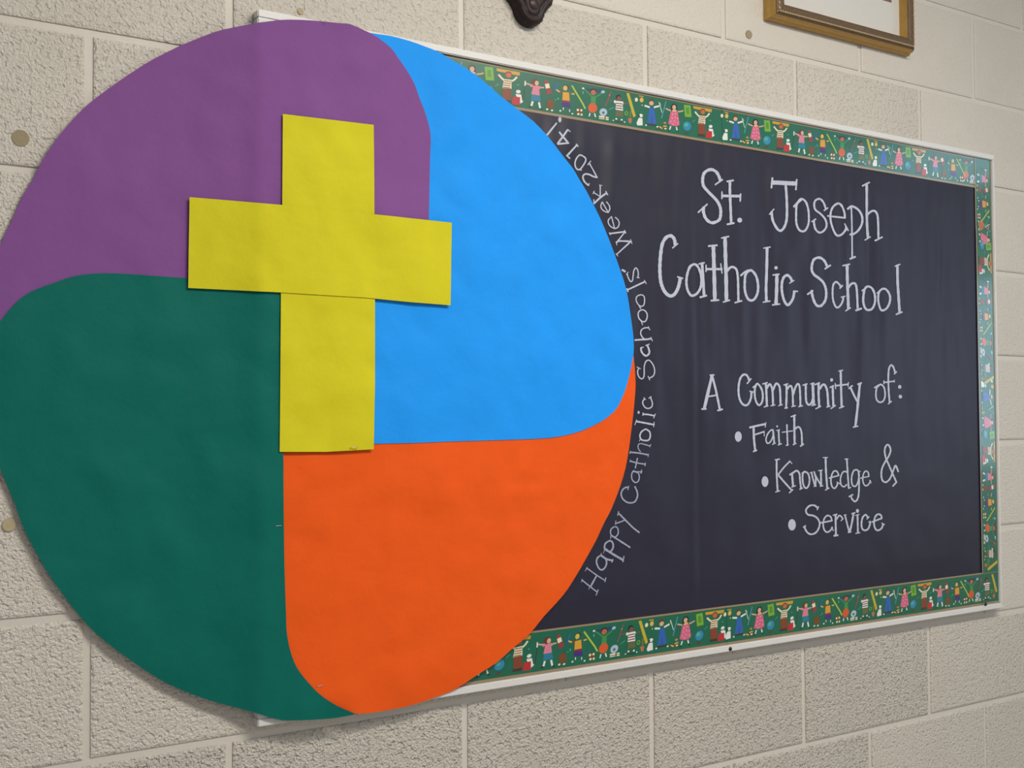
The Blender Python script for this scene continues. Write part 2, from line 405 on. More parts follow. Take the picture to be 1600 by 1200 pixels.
letter(*A_, [([(1280,352),(1640,368)],65), ([(1270,280),(1255,435)],28), ([(1648,305),(1635,465)],26), ([(1475,400),(1490,600),(1495,850),(1480,980),(1440,1070),(1390,1105),(1340,1070),(1280,960),(1260,850),(1258,810)],38), ([(1222,850),(1292,768)],20)])
B_ = (1230, 270, 10)
letter(*B_, [([(215,410),(150,500),(140,650),(145,790),(180,880),(230,915),(285,895),(330,800),(338,690),(325,560),(285,450)],32,C_), ([(105,530),(160,470),(215,425)],35)])
letter(*B_, [([(600,555),(570,470),(525,415),(480,410),(435,440),(420,500),(440,580),(520,640),(590,720),(615,800),(600,870),(545,925),(490,930),(440,880),(420,800),(415,740)],30), ([(575,590),(635,548)],22), ([(385,765),(445,722)],22)])
letter(*B_, [([(632,672),(690,680),(905,705)],26), ([(905,705),(895,620),(860,530),(810,480),(750,500),(700,560),(675,660),(685,780),(730,910),(780,980),(850,965),(910,900),(925,850)],32), ([(900,795),(952,905)],20)])
letter(*B_, [([(1000,530),(1010,800),(1015,1320)],26), ([(980,1345),(1065,1312)],30), ([(945,565),(1000,525),(1060,540),(1130,600),(1170,690),(1165,800),(1110,900),(1040,955),(980,965)],33)])
letter(*B_, [([(1240,170),(1240,500),(1245,800),(1260,1010)],42), ([(1175,205),(1285,150)],25), ([(1210,1052),(1300,1000)],22), ([(1255,650),(1310,605),(1365,595),(1405,650),(1420,780),(1425,1020)],32), ([(1375,1060),(1485,1005)],26)])
D0 = (1010, 350, 10)
letter(*D0, [([(450,320),(440,250),(410,200),(360,185),(300,220),(250,310),(225,450),(212,600),(210,750),(225,900),(265,1020),(320,1095),(380,1125),(440,1095),(490,1010),(520,900),(525,840)],52), ([(408,375),(492,305)],22), ([(485,825),(568,850)],24)])
letter(*D0, [([(740,630),(680,670),(640,780),(625,900),(640,1020),(690,1110),(740,1115),(800,1075),(850,980),(860,850),(835,730),(790,650)],38,C_), ([(868,610),(885,850),(900,1115)],42), ([(820,625),(905,605)],25), ([(838,1145),(940,1118)],30)])
letter(*D0, [([(1045,340),(1050,500),(1060,850),(1068,1185)],58), ([(970,345),(1105,332)],28), ([(1010,1198),(1130,1188)],28), ([(930,705),(1180,705)],35), ([(932,640),(930,745)],20), ([(1160,620),(1180,770)],20)])
letter(*D0, [([(1228,210),(1235,500),(1245,850),(1250,1190)],56), ([(1172,220),(1288,195)],24), ([(1200,1220),(1300,1190)],25), ([(1265,730),(1310,680),(1360,675),(1410,720),(1430,850),(1435,1050),(1438,1200)],36), ([(1382,1230),(1490,1200)],26)])
D_ = (1130, 370, 10)
letter(*D_, [([(420,525),(350,590),(335,720),(340,850),(380,960),(435,995),(490,970),(535,880),(545,760),(520,630),(470,550)],38,C_), ([(275,605),(340,550),(400,520)],30)])
letter(*D_, [([(685,170),(680,500),(670,800),(675,1010)],42), ([(632,178),(735,160)],20), ([(622,1022),(730,1005)],22)])
letter(*D_, [([(838,590),(835,800),(825,1050)],52), ([(775,598),(875,585)],24), ([(768,1065),(885,1050)],24)], [(824,485,28,27)])
letter(*D_, [([(1070,690),(1050,640),(1000,600),(950,630),(920,710),(915,820),(935,940),(970,1030),(1010,1065),(1050,1030),(1090,960),(1110,860)],40), ([(1035,725),(1105,680)],20), ([(1095,850),(1162,852)],24)])
E_ = (1255, 380, 10)
letter(*E_, [([(370,355),(340,290),(290,240),(230,225),(170,255),(140,330),(135,420),(170,490),(240,545),(310,610),(350,700),(360,800),(345,890),(300,960),(250,985),(200,960),(160,880),(135,780),(135,740)],39), ([(340,400),(425,345)],28), ([(68,800),(150,742)],28)])
letter(*E_, [([(590,690),(560,640),(510,605),(470,650),(458,750),(465,880),(500,980),(540,1005),(590,960),(620,890),(625,840)],30), ([(570,705),(615,660)],25), ([(590,845),(655,828)],18)])
letter(*E_, [([(685,340),(690,600),(700,850),(705,1020)],44), ([(618,352),(725,328)],24), ([(662,1058),(740,1008)],22), ([(710,690),(745,640),(795,625),(825,660),(840,780),(850,1020)],34), ([(822,1050),(910,1020)],32)])
letter(*E_, [([(1010,675),(960,720),(940,830),(940,930),(970,1020),(1020,1045),(1080,1020),(1120,930),(1120,810),(1080,710)],34,C_), ([(918,745),(965,705)],22)])
letter(*E_, [([(1240,715),(1190,760),(1172,860),(1185,960),(1215,1035),(1250,1050),(1310,1010),(1350,920),(1355,830),(1320,750),(1280,715)],32,C_), ([(1155,785),(1195,745)],25)])
letter(*E_, [([(1472,345),(1475,600),(1490,850),(1505,1080)],42), ([(1432,362),(1510,330)],22), ([(1450,1112),(1545,1075)],26)])
F_ = (1080, 565, 10)
letter(*F_, [([(325,215),(270,450),(205,730)],46), ([(325,215),(385,450),(445,740)],34), ([(265,545),(400,525)],25), ([(292,212),(358,208)],22), ([(165,742),(232,738)],28), ([(412,765),(488,745)],28)])
letter(*F_, [([(905,290),(880,230),(840,200),(790,225),(755,300),(738,430),(750,560),(790,650),(850,685),(900,650),(935,560),(940,470)],32), ([(872,345),(935,268)],22), ([(915,462),(970,478)],22)])
letter(*F_, [([(1035,345),(1000,400),(992,500),(1005,600),(1040,670),(1075,675),(1110,620),(1118,520),(1095,420)],30,C_), ([(965,405),(1030,350)],25)])
letter(*F_, [([(1165,335),(1175,500),(1182,695)],34), ([(1115,350),(1190,328)],22), ([(1138,710),(1200,690)],20), ([(1180,420),(1215,360),(1240,365),(1268,450),(1278,685)],32), ([(1242,692),(1310,675)],18), ([(1275,450),(1320,350),(1355,355),(1385,430),(1395,680)],32), ([(1362,690),(1425,672)],18)])
G_ = (1200, 560, 10)
letter(*G_, [([(285,405),(290,550),(283,765)],32), ([(248,415),(310,398)],22), ([(262,778),(305,772)],22), ([(300,480),(340,430),(370,450),(385,560),(390,745)],30), ([(368,755),(430,740)],18), ([(395,560),(420,470),(460,400),(490,430),(500,560),(505,745)],30), ([(475,755),(540,740)],20)])
letter(*G_, [([(590,410),(590,560),(600,680),(640,725),(680,690),(710,590)],32), ([(698,390),(705,560),(712,720)],42), ([(545,420),(610,398)],24), ([(665,400),(722,388)],22), ([(682,738),(745,722)],20)])
letter(*G_, [([(790,390),(790,560),(800,755)],34), ([(732,412),(805,380)],24), ([(745,788),(825,748)],20), ([(805,480),(850,415),(890,420),(925,520),(940,750)],34), ([(915,762),(970,745)],20)])
letter(*G_, [([(1010,430),(1015,600),(1022,750)],34), ([(968,455),(1025,425)],22), ([(980,785),(1055,735)],20)], [(993,336,24,27)])
letter(*G_, [([(1135,190),(1140,400),(1150,765)],34), ([(1105,200),(1168,185)],20), ([(1112,778),(1185,748)],22), ([(1050,428),(1250,405)],26), ([(1048,390),(1055,475)],18), ([(1255,375),(1250,440)],16)])
letter(*G_, [([(1290,460),(1340,570),(1400,680)],32), ([(1262,470),(1318,425)],24), ([(1435,390),(1415,600),(1395,800),(1365,1060)],38), ([(1400,405),(1460,382)],24), ([(1330,1075),(1405,1058)],22)])
H_ = (1290, 560, 10)
letter(*H_, [([(850,410),(800,460),(785,560),(800,650),(850,685),(905,660),(930,570),(915,460),(880,415)],26,C_), ([(762,460),(830,415)],24)])
letter(*H_, [([(1085,220),(1060,140),(1025,105),(990,160),(980,300),(985,500),(1000,680)],28), ([(1070,245),(1110,208)],20), ([(905,378),(1075,355)],22), ([(912,345),(910,400)],16), ([(1075,335),(1072,375)],12), ([(978,712),(1030,670)],20)])
letter(*H_, [], [(1157,445,27,30), (1167,597,28,29)])
I_ = (1130, 630, 10)
letter(*I_, [], [(235,522,55,82)])
letter(*I_, [([(475,380),(480,550),(500,740)],34), ([(415,380),(540,350),(660,325)],32), ([(668,300),(655,375)],14), ([(500,490),(640,445)],25), ([(640,440),(640,515)],14), ([(470,755),(522,735)],25)])
letter(*I_, [([(780,415),(740,425),(690,490),(668,570),(690,625),(730,610),(770,540),(785,450)],22), ([(775,415),(790,540),(795,630)],26), ([(765,645),(818,622)],16)])
letter(*I_, [([(865,420),(870,540),(878,640)],26), ([(830,428),(885,412)],14), ([(855,655),(910,632)],18)], [(842,362,15,17)])
letter(*I_, [([(995,335),(1000,500),(1005,650)],24), ([(920,455),(1085,432)],16), ([(980,660),(1020,652)],18)])
letter(*I_, [([(1110,200),(1112,420),(1115,630)],32), ([(1060,212),(1130,185)],22), ([(1090,650),(1138,628)],18), ([(1125,400),(1170,370),(1205,400),(1225,480),(1230,640)],28), ([(1205,672),(1255,638)],24)])
J_ = (1180, 685, 10)
letter(*J_, [], [(153,675,54,84)])
letter(*J_, [([(335,330),(335,550),(350,825)],28), ([(312,335),(380,325)],22), ([(318,838),(382,818)],20), ([(360,565),(450,450),(540,360)],24), ([(535,348),(575,395)],14), ([(365,580),(460,690),(560,800)],28), ([(532,850),(588,800)],20)])
letter(*J_, [([(575,560),(590,740)],32), ([(540,570),(600,530),(650,505),(690,550),(700,650),(715,780)],28), ([(570,760),(628,738)],20), ([(695,795),(740,775)],22)])
letter(*J_, [([(760,525),(740,580),(745,690),(770,760),(805,775),(840,720),(848,630),(825,550),(790,525)],26,C_), ([(725,545),(790,520)],18)])
letter(*J_, [([(880,535),(905,640),(935,745)],25), ([(940,740),(945,620),(920,520)],25), ([(945,590),(985,660),(1035,745)],25), ([(1025,500),(1030,745)],28), ([(855,540),(895,525)],14), ([(985,505),(1048,495)],16), ([(915,752),(955,745)],14), ([(1010,748),(1060,740)],16)])
letter(*J_, [([(1100,300),(1105,500),(1125,780)],30), ([(1060,300),(1132,298)],16), ([(1095,808),(1155,775)],18)])
letter(*J_, [([(1155,620),(1230,600),(1305,580)],22), ([(1305,580),(1280,520),(1235,510),(1200,560),(1182,660),(1200,750),(1240,780),(1275,740),(1290,690)],24), ([(1275,680),(1330,715)],16)])
letter(*J_, [([(1435,530),(1390,515),(1350,560),(1330,650),(1345,730),(1390,755),(1430,720)],22), ([(1430,325),(1445,550),(1460,770)],26), ([(1400,325),(1450,320)],18), ([(1455,782),(1495,765)],18)])
K_ = (1280, 685, 10)
letter(*K_, [([(570,490),(530,520),(505,620),(515,720),(555,750),(590,720),(615,640),(620,540),(600,500)],24,C_), ([(615,510),(622,700),(615,880),(590,960),(555,985),(515,950),(495,905)],26), ([(600,510),(645,515)],14), ([(465,910),(525,878)],22)])
letter(*K_, [([(645,622),(720,605),(775,595)],18), ([(775,595),(765,535),(725,510),(690,560),(680,650),(700,720),(740,740),(780,705),(800,660)],22), ([(785,650),(815,700)],12)])
letter(*K_, [([(1235,520),(1195,425),(1165,480),(1120,600),(1080,660),(1030,685),(985,650),(970,560),(985,460),(1040,350),(1090,270),(1115,180),(1085,105),(1045,115),(1022,190),(1040,300),(1090,420),(1150,560),(1200,670)],27), ([(1150,745),(1210,680)],26)])
L_ = (1220, 755, 8.889)
letter(*L_, [], [(155,578,54,80)])
letter(*L_, [([(510,345),(470,310),(410,310),(360,350),(350,400),(385,440),(450,450),(510,490),(540,560),(520,640),(480,690),(425,710),(375,690),(340,640),(330,600)],24), ([(505,370),(525,325)],16), ([(312,612),(345,590)],18)])
letter(*L_, [([(555,550),(640,535),(710,520)],22), ([(710,520),(690,465),(645,450),(605,490),(588,560),(600,640),(640,680),(690,655),(715,610)],22), ([(705,610),(730,660)],14)])
letter(*L_, [([(760,440),(762,580),(765,720)],26), ([(728,445),(780,430)],18), ([(775,500),(810,450),(845,470),(860,500)],22), ([(835,522),(865,490)],14), ([(738,730),(792,722)],26)])
letter(*L_, [([(890,440),(920,560),(950,680)],22), ([(1010,420),(985,560),(955,680)],26), ([(875,445),(910,438)],12), ([(985,425),(1030,410)],20), ([(935,685),(975,675)],18)])
letter(*L_, [([(1065,440),(1068,560),(1070,690)],24), ([(1035,448),(1090,432)],12), ([(1040,698),(1098,685)],16)], [(1064,385,22,27)])
letter(*L_, [([(1210,480),(1180,440),(1140,470),(1120,550),(1130,630),(1170,655),(1215,630),(1240,560),(1240,530)],24), ([(1195,500),(1228,465)],14), ([(1218,540),(1250,530)],14)])
letter(*L_, [([(1268,540),(1340,510),(1400,490)],22), ([(1400,490),(1390,445),(1345,432),(1305,480),(1295,570),(1315,635),(1350,655),(1400,625),(1420,570)],24), ([(1400,555),(1440,575)],16)])
# the line of writing that follows the edge of the disc
S13 = 1600/120
M_ = (840, 165, S13)
letter(*M_, [([(395,365),(190,620)],38)], [(464,292,34,58)])
letter(*M_, [([(455,555),(620,760)],40), ([(645,780),(420,800)],38), ([(415,795),(530,640),(620,510)],42), ([(625,495),(680,545)],22)])
letter(*M_, [([(820,820),(625,1030)],40), ([(805,805),(845,850)],30), ([(600,1040),(670,1100)],30)])
N_ = (890, 225, S13)
letter(*N_, [([(215,230),(150,290),(115,380),(120,470),(165,530),(220,525),(280,450),(325,370),(335,310),(290,260)],32,C_), ([(190,525),(250,545)],22)])
letter(*N_, [([(400,860),(340,820),(290,750),(280,670),(330,625),(420,640),(500,680),(575,695)],36), ([(570,700),(500,560),(415,410)],28), ([(375,435),(440,355)],20), ([(385,870),(410,815)],16)])
O_ = (910, 270, S13)
letter(*O_, [([(500,425),(380,510),(240,640)],38), ([(490,385),(530,460)],26), ([(235,555),(245,650)],22), ([(370,490),(370,265)],26), ([(345,255),(410,265)],16), ([(360,490),(240,415)],20), ([(220,440),(245,378)],20)])
letter(*O_, [([(415,610),(545,830)],26), ([(415,605),(385,680),(400,750),(460,800),(530,820),(570,760),(560,680),(505,605)],26)])
letter(*O_, [([(605,910),(670,1160)],24), ([(605,915),(545,980),(540,1040),(580,1110),(670,1160),(740,1130),(765,1050),(740,980),(685,930)],26)])
P_ = (930, 320, S13)
letter(*P_, [([(300,600),(620,560)],34), ([(620,565),(440,795)],28), ([(440,780),(520,755),(750,765)],34), ([(750,755),(445,1035)],30), ([(290,580),(315,625)],20), ([(610,535),(635,590)],26), ([(735,720),(765,815)],16), ([(430,770),(450,840)],16), ([(430,1020),(470,1070)],18)])
Q_ = (940, 400, S13)
letter(*Q_, [([(430,290),(490,325)],46)])
letter(*Q_, [([(530,360),(550,440),(600,530),(640,510),(655,420),(670,310),(710,250),(750,290),(765,380),(755,450)],27), ([(510,385),(558,335)],16), ([(735,445),(785,455)],22)])
letter(*Q_, [([(540,705),(900,535)],36), ([(525,680),(550,745)],30), ([(890,505),(930,580)],18)])
R_ = (950, 450, S13)
letter(*R_, [([(665,145),(600,180),(585,250),(620,330),(680,380),(740,360),(760,280),(755,190),(720,150)],26,C_), ([(635,345),(680,430)],24)])
letter(*R_, [([(710,455),(645,490),(628,560),(650,640),(720,700),(780,690),(815,610),(810,530),(770,475)],28,C_), ([(690,690),(720,770)],20)])
letter(*R_, [([(850,830),(770,830),(700,870),(680,950),(720,1030),(760,1060)],28), ([(840,805),(870,875)],20), ([(560,1085),(700,1075),(800,1070),(895,1055)],38), ([(895,1025),(925,1105)],16)])
S_ = (950, 520, S13)
letter(*S_, [([(820,260),(850,340),(860,420),(800,480),(730,440),(690,370),(690,310)],40), ([(785,265),(865,235)],22), ([(680,310),(740,300)],22)])
letter(*S_, [([(640,740),(615,810),(640,910),(700,960),(745,920),(755,820),(755,700),(790,600),(850,570),(910,620),(960,720),(970,820),(940,900),(870,940)],27), ([(600,710),(680,750)],16), ([(835,905),(870,985)],20)])
T_ = (950, 610, S13)
letter(*T_, [([(765,170),(725,230),(730,290),(780,360),(850,375),(910,340),(925,270),(905,200),(885,140)],28), ([(745,150),(785,195)],18), ([(850,165),(900,125)],22)])
letter(*T_, [([(735,495),(850,505),(965,530)],34), ([(730,465),(725,525)],20), ([(985,490),(950,580)],18)], [(637,458,23,30)])
letter(*T_, [([(585,645),(750,675),(960,715)],38), ([(595,610),(560,720)],16), ([(960,660),(950,765)],18)])
letter(*T_, [([(780,810),(700,860),(665,940),(690,1020),(770,1045),(850,1030),(880,950),(870,870),(830,830)],34,C_), ([(680,1000),(655,1055)],18)])
U_ = (940, 680, S13)
letter(*U_, [([(1010,225),(900,195),(810,175),(760,210),(770,290),(810,340)],24), ([(1025,190),(1000,245)],18), ([(590,355),(760,370),(970,410)],34), ([(600,330),(585,385)],18), ([(980,390),(965,455)],16)])
letter(*U_, [([(600,540),(750,580),(915,605)],30), ([(745,480),(725,580),(700,685)],28), ([(600,510),(590,560)],16), ([(910,575),(900,640)],22)])
letter(*U_, [([(660,745),(625,830),(640,930),(700,985),(760,960),(785,880),(770,800),(720,770)],28,C_), ([(650,760),(840,765)],28), ([(835,725),(820,795)],26)])
V_ = (930, 740, S13)
letter(*V_, [([(690,290),(630,290),(570,340),(540,420),(570,520),(650,590),(740,610),(830,580),(880,470),(870,370),(825,270)],34), ([(700,255),(680,340)],20)])
letter(*V_, [([(500,840),(640,980),(780,1120),(915,1227)],36), ([(490,790),(465,870)],22), ([(430,1040),(620,970)],28), ([(430,980),(415,1060)],18)])
X0_ = (910, 790, S13)
letter(*X0_, [([(670,440),(600,490),(585,570),(620,640),(690,650),(740,590),(745,510),(720,455)],28,C_), ([(600,620),(750,715),(990,870)],36), ([(590,640),(585,690)],16)])
letter(*X0_, [([(560,735),(480,790),(460,870),(480,920),(570,960),(630,900),(640,810),(610,750)],38,C_), ([(475,905),(650,1020),(850,1135)],48), ([(865,1055),(845,1170)],26), ([(455,930),(440,990)],16)])
X_ = (890, 850, S13)
letter(*X_, [([(650,240),(580,290),(560,380),(600,490),(660,540),(730,500),(770,400),(750,310),(700,265)],36,C_), ([(655,235),(760,310),(900,345)],44), ([(660,190),(655,240)],20), ([(905,320),(875,385)],24)])
letter(*X_, [([(355,500),(550,640),(720,750)],28), ([(365,485),(325,565)],16), ([(755,700),(735,790)],22), ([(255,750),(430,890),(575,1000)],30), ([(260,725),(245,795)],14), ([(595,950),(550,1070)],22), ([(560,660),(440,880)],36), ([(410,900),(400,945)],14)])

# ------------------------------------------------------------------ printed border strips
INK = {'bg':(10,96,72),'gold':(214,160,40),'rust':(140,62,30),'brownred':(150,58,30),'skin2':(205,105,60),'cream':(240,232,200),'brown':(96,62,36),
 'darkbrown':(60,48,40),'white':(238,240,236),'red':(196,38,42),'globe':(40,140,190),'lime':(122,180,50),'green2':(84,148,46),'black':(28,24,26),'skin':(226,180,148),
 'pink':(222,104,140),'pinkdot':(246,200,214),'pale':(190,220,205),'bluepale':(90,160,190),'yellow':(226,204,90),'blue':(40,100,186),'tan':(200,150,70),'yskin':(226,190,90),
 'skind':(130,84,66),'maroon':(120,34,58),'olive':(104,104,58),'yellow2':(204,182,48),'terra':(190,120,84),'olive2':(120,120,40),'mauve':(128,84,84),'skinr':(196,104,76),
 'grn2':(60,150,76),'paleblue':(178,200,222),'slate':(74,90,110),'orange':(222,92,40),'navy':(30,70,110),'limey':(178,204,70),'amber':(224,166,48),'crimson':(150,34,60),
 'purple':(66,42,128),'brown2':(118,72,28),'blue2':(30,100,160),'hair':(100,52,34),'pink2':(226,134,156),'teal2':(28,128,160),'maroon2':(160,50,66),'note':(80,180,150)}
def ink(c):
    return mat('ink_' + c, srgb(*[v*.92 for v in INK[c]]), 0.34, 0.5, coat=0.6)
STRIP_Y = 0.0143
def EL(cx, cy, rx, ry, c): return ('p', [(cx + rx*math.cos(2*math.pi*k/12), cy + ry*math.sin(2*math.pi*k/12)) for k in range(12)], c)
def PO(pts, c): return ('p', pts, c)
def LI(pts, w, c): return ('l', pts, w, c)
S11 = 1600/140
CB2, CB3, CB4 = (810, 90), (900, 110), (1000, 130)
def stripes(p, q, dx, dy, n, w, c): return [LI([(p[0]+dx*i, p[1]+dy*i), (q[0]+dx*i, q[1]+dy*i)], w, c) for i in range(n)]
FIG = {
 1: (CB4, 1135, 620, [PO([(975,350),(1310,410),(1300,470),(980,400)],'gold'), EL(1145,450,50,52,'brownred'), EL(1148,468,37,42,'skin2'), LI([(1005,460),(1050,520),(1090,560)],28,'cream'), LI([(1265,490),(1230,540),(1190,570)],28,'cream'),
     PO([(1085,535),(1190,545),(1190,700),(1060,690)],'cream'), *stripes((1084,562),(1188,574),-6,38,4,15,'rust'), PO([(1065,700),(1185,706),(1180,905),(1070,890)],'rust'), PO([(1062,890),(1182,902),(1188,948),(1050,932)],'darkbrown'),
     EL(1285,745,33,31,'white'), PO([(1245,785),(1325,795),(1345,930),(1300,955)],'white'), PO([(1210,830),(1312,840),(1310,982),(1195,965)],'red'), LI([(1330,935),(1352,905)],13,'white'),
     LI([(958,665),(1010,622)],11,'note'), EL(1280,630,14,10,'note'), EL(865,745,74,90,'globe'), EL(850,720,36,40,'note'), EL(860,880,34,20,'brown'), PO([(805,330),(925,340),(945,570),(825,565)],'lime'), PO([(845,380),(897,385),(906,512),(852,506)],'green2')]),
 7: (CB4, 635, 560, [EL(635,375,58,66,'black'), PO([(580,390),(690,400),(692,470),(585,462)],'black'), EL(637,382,34,46,'skin'), EL(642,450,46,26,'skin'), LI([(488,405),(530,430),(580,452)],24,'skin'), LI([(700,468),(750,462),(800,445)],24,'skin'),
     PO([(578,465),(700,475),(735,720),(680,750),(600,740),(530,700)],'pink'), *[EL(x,y,10,10,'pinkdot') for x,y in ((610,520),(660,510),(600,590),(655,580),(700,600),(580,660),(640,650),(700,680),(620,710))],
     LI([(575,750),(556,820)],22,'white'), LI([(675,765),(690,832)],22,'white'), EL(545,838,20,11,'black'), EL(700,852,20,11,'black'), LI([(365,285),(420,490)],15,'pale'), LI([(492,265),(410,600)],17,'bluepale'),
     EL(400,790,38,30,'brown2'), EL(470,780,42,36,'brown2'), LI([(370,760),(425,800)],20,'yellow'), LI([(440,755),(505,750)],20,'yellow'), EL(480,800,22,16,'cream'), EL(470,690,26,20,'tan')]),
 6: (CB4, 215, 480, [EL(208,265,48,44,'brown'), EL(212,305,40,42,'skin'), LI([(88,352),(180,385)],34,'white'), LI([(255,385),(350,358)],34,'white'), PO([(178,392),(258,395),(302,705),(130,695)],'blue'), LI([(215,560),(222,700)],10,'navy'),
     LI([(135,715),(300,740)],30,'darkbrown'), EL(115,735,16,16,'white'), EL(318,762,18,15,'white'), LI([(365,300),(372,350)],14,'skin'),
     LI([(-12,165),(70,185)],24,'tan'), EL(36,245,34,46,'yskin'), EL(-58,240,28,40,'cream'), EL(45,345,10,14,'yellow'), EL(22,548,36,34,'white'), PO([(-15,595),(50,598),(55,740),(-40,740),(-55,690)],'white'), EL(-8,555,13,22,'black')]),
 5: (CB3, 785, 600, [EL(775,425,48,52,'black'), EL(787,456,38,48,'skind'), LI([(620,488),(700,502)],22,'skind'), LI([(865,550),(940,547)],22,'skind'), EL(714,516,20,30,'white'), EL(848,540,18,28,'white'), PO([(735,500),(850,510),(857,692),(722,670)],'white'),
     *stripes((732,545),(852,558),-2,46,3,19,'maroon'), PO([(730,690),(852,700),(862,812),(720,800)],'olive'), LI([(715,890),(880,925)],20,'darkbrown'), EL(737,850,18,18,'white'), EL(832,866,18,18,'white'), EL(683,880,12,12,'white'), EL(883,910,14,12,'white'),
     PO([(915,345),(965,345),(1085,790),(1040,818)],'yellow2'), LI([(990,690),(985,820)],34,'olive2'), PO([(942,828),(1018,838),(1002,932),(962,926)],'terra'), EL(915,740,33,42,'lime'), EL(915,740,19,26,'bg'), LI([(642,315),(580,500),(535,612)],28,'mauve'), EL(615,390,15,20,'terra')]),
 4: (CB3, 300, 560, [PO([(150,250),(480,285),(430,345),(200,305)],'navy'), EL(308,320,62,60,'black'), EL(310,338,48,50,'skinr'), LI([(140,270),(215,345),(285,425)],24,'grn2'), LI([(480,325),(420,385),(345,425)],24,'grn2'), EL(128,262,21,18,'white'), EL(482,325,34,28,'paleblue'),
     PO([(270,415),(352,415),(352,565),(258,565)],'grn2'), EL(297,640,82,96,'orange'), LI([(250,740),(235,805)],22,'white'), LI([(330,745),(350,818)],22,'white'), EL(488,720,70,76,'paleblue'), EL(488,730,24,24,'slate'),
     PO([(410,788),(512,800),(508,862),(408,850)],'cream'), LI([(410,826),(510,838)],13,'brown'), PO([(530,808),(582,815),(582,877),(530,870)],'cream'), LI([(530,840),(582,846)],11,'brown'), LI([(590,665),(680,625)],12,'note'), EL(125,345,12,30,'note')]),
 3: (CB2, 860, 660, [EL(858,480,52,52,'black'), EL(850,492,40,50,'yskin'), LI([(685,522),(750,570)],26,'yskin'), LI([(765,560),(815,585)],40,'rust'), LI([(1015,605),(960,602)],26,'yskin'), LI([(940,592),(905,588)],40,'rust'), PO([(805,570),(915,575),(927,742),(795,725)],'amber'),
     PO([(795,725),(927,742),(935,778),(790,760)],'crimson'), PO([(790,760),(935,778),(942,882),(788,850)],'purple'), LI([(815,870),(812,920)],16,'white'), LI([(925,905),(925,955)],16,'white'), EL(760,935,18,17,'white'), EL(975,990,16,16,'white'),
     EL(585,815,75,88,'brown2'), EL(572,755,40,38,'rust'), EL(525,910,22,18,'cream'), EL(612,930,22,18,'cream'), LI([(965,440),(1160,790),(1205,890)],28,'limey'), LI([(712,385),(660,560)],34,'blue2'), EL(1100,940,55,70,'brown2'), EL(1072,915,22,24,'cream'), EL(1135,920,20,24,'cream'), EL(1080,995,22,22,'cream'), EL(1138,1005,20,22,'cream'), EL(720,700,14,22,'note'), EL(675,725,12,12,'note')]),
 2: (CB2, 330, 550, [EL(315,385,64,66,'hair'), EL(347,406,36,48,'skin'), LI([(155,410),(235,440)],26,'skin'), LI([(142,365),(138,460)],24,'white'), LI([(140,470),(100,760)],12,'darkbrown'), EL(255,455,30,30,'pink2'), LI([(405,490),(480,490)],26,'skin'), EL(395,490,25,30,'pink2'), PO([(285,455),(380,460),(402,642),(248,622)],'pink2'),
     PO([(258,620),(402,645),(425,757),(240,750)],'teal2'), LI([(275,760),(250,850)],36,'white'), LI([(385,775),(407,890)],34,'white'), EL(225,865,26,13,'black'), EL(432,908,24,12,'black'), PO([(480,350),(545,345),(560,410),(490,420)],'maroon2'), PO([(490,420),(562,408),(582,492),(508,510)],'cream'), PO([(508,510),(582,492),(615,592),(530,627)],'maroon2')]),
}
ZT1, ZT0 = BZ1 - FW + .001, 2.0215            # top strip
TOPH = 0.0735
# local drawing: metres from the strip's centre line, in the top strip's own frame
def figure_mesh(k):
    (cx, cy), ax, ay, shapes = FIG[k]
    xa, _ = W(cx + ax/S11, cy + ay/S11, STRIP_Y)
    me = bpy.data.meshes.new('printed_child'); cols = []; verts = []; faces = []; mi = []
    def P(x, y):
        X, Z = W(cx + x/S11, cy + y/S11, STRIP_Y); return X - xa, (Z - 2.0612)*0.93
    def add(poly, c, layer):
        if c not in cols: cols.append(c)
        b = len(verts)
        area2 = sum(poly[i][0]*poly[(i+1)%len(poly)][1] - poly[(i+1)%len(poly)][0]*poly[i][1] for i in range(len(poly)))
        if area2 < 0: poly = poly[::-1]
        verts.extend([(u, -(0.00012 + layer*0.000012), v) for u, v in poly]); faces.append(list(range(b, b+len(poly)))); mi.append(cols.index(c))
    for i, s in enumerate(shapes):
        if s[0] == 'p': add([P(*q) for q in s[1]], s[2], i)
        else:
            pts, w, c = s[1], s[2]/2, s[3]
            L, R = [], []
            for j, p in enumerate(pts):
                a = pts[max(j-1, 0)]; b = pts[min(j+1, len(pts)-1)]
                tx, ty = b[0]-a[0], b[1]-a[1]; n = math.hypot(tx, ty) or 1
                L.append(P(p[0]-ty/n*w, p[1]+tx/n*w)); R.append(P(p[0]+ty/n*w, p[1]-tx/n*w))
            add(L + R[::-1], c, i)
    me.from_pydata(verts, [], faces)
    for c in cols: me.materials.append(ink(c))
    for p, k_ in zip(me.polygons, mi): p.material_index = k_
    return me
FM = {k: figure_mesh(k) for k in FIG}
KIND = {1: 'boy in a striped shirt lifting a ruler overhead', 2: 'girl in a pink top and blue skirt', 3: 'child in an amber shirt and purple trousers', 4: 'child in a green top and orange skirt', 5: 'boy in a red and white striped shirt', 6: 'child in blue dungarees', 7: 'girl in a pink spotted dress'}
green_m = mat('ink_green_ground', srgb(*INK['bg']), 0.34, 0.5, coat=0.6, var=0.10, vscale=45)
trim_m = mat('ink_ruler_edge', srgb(150, 128, 100), 0.4, 0.5, coat=0.5, var=0.15, vscale=500)
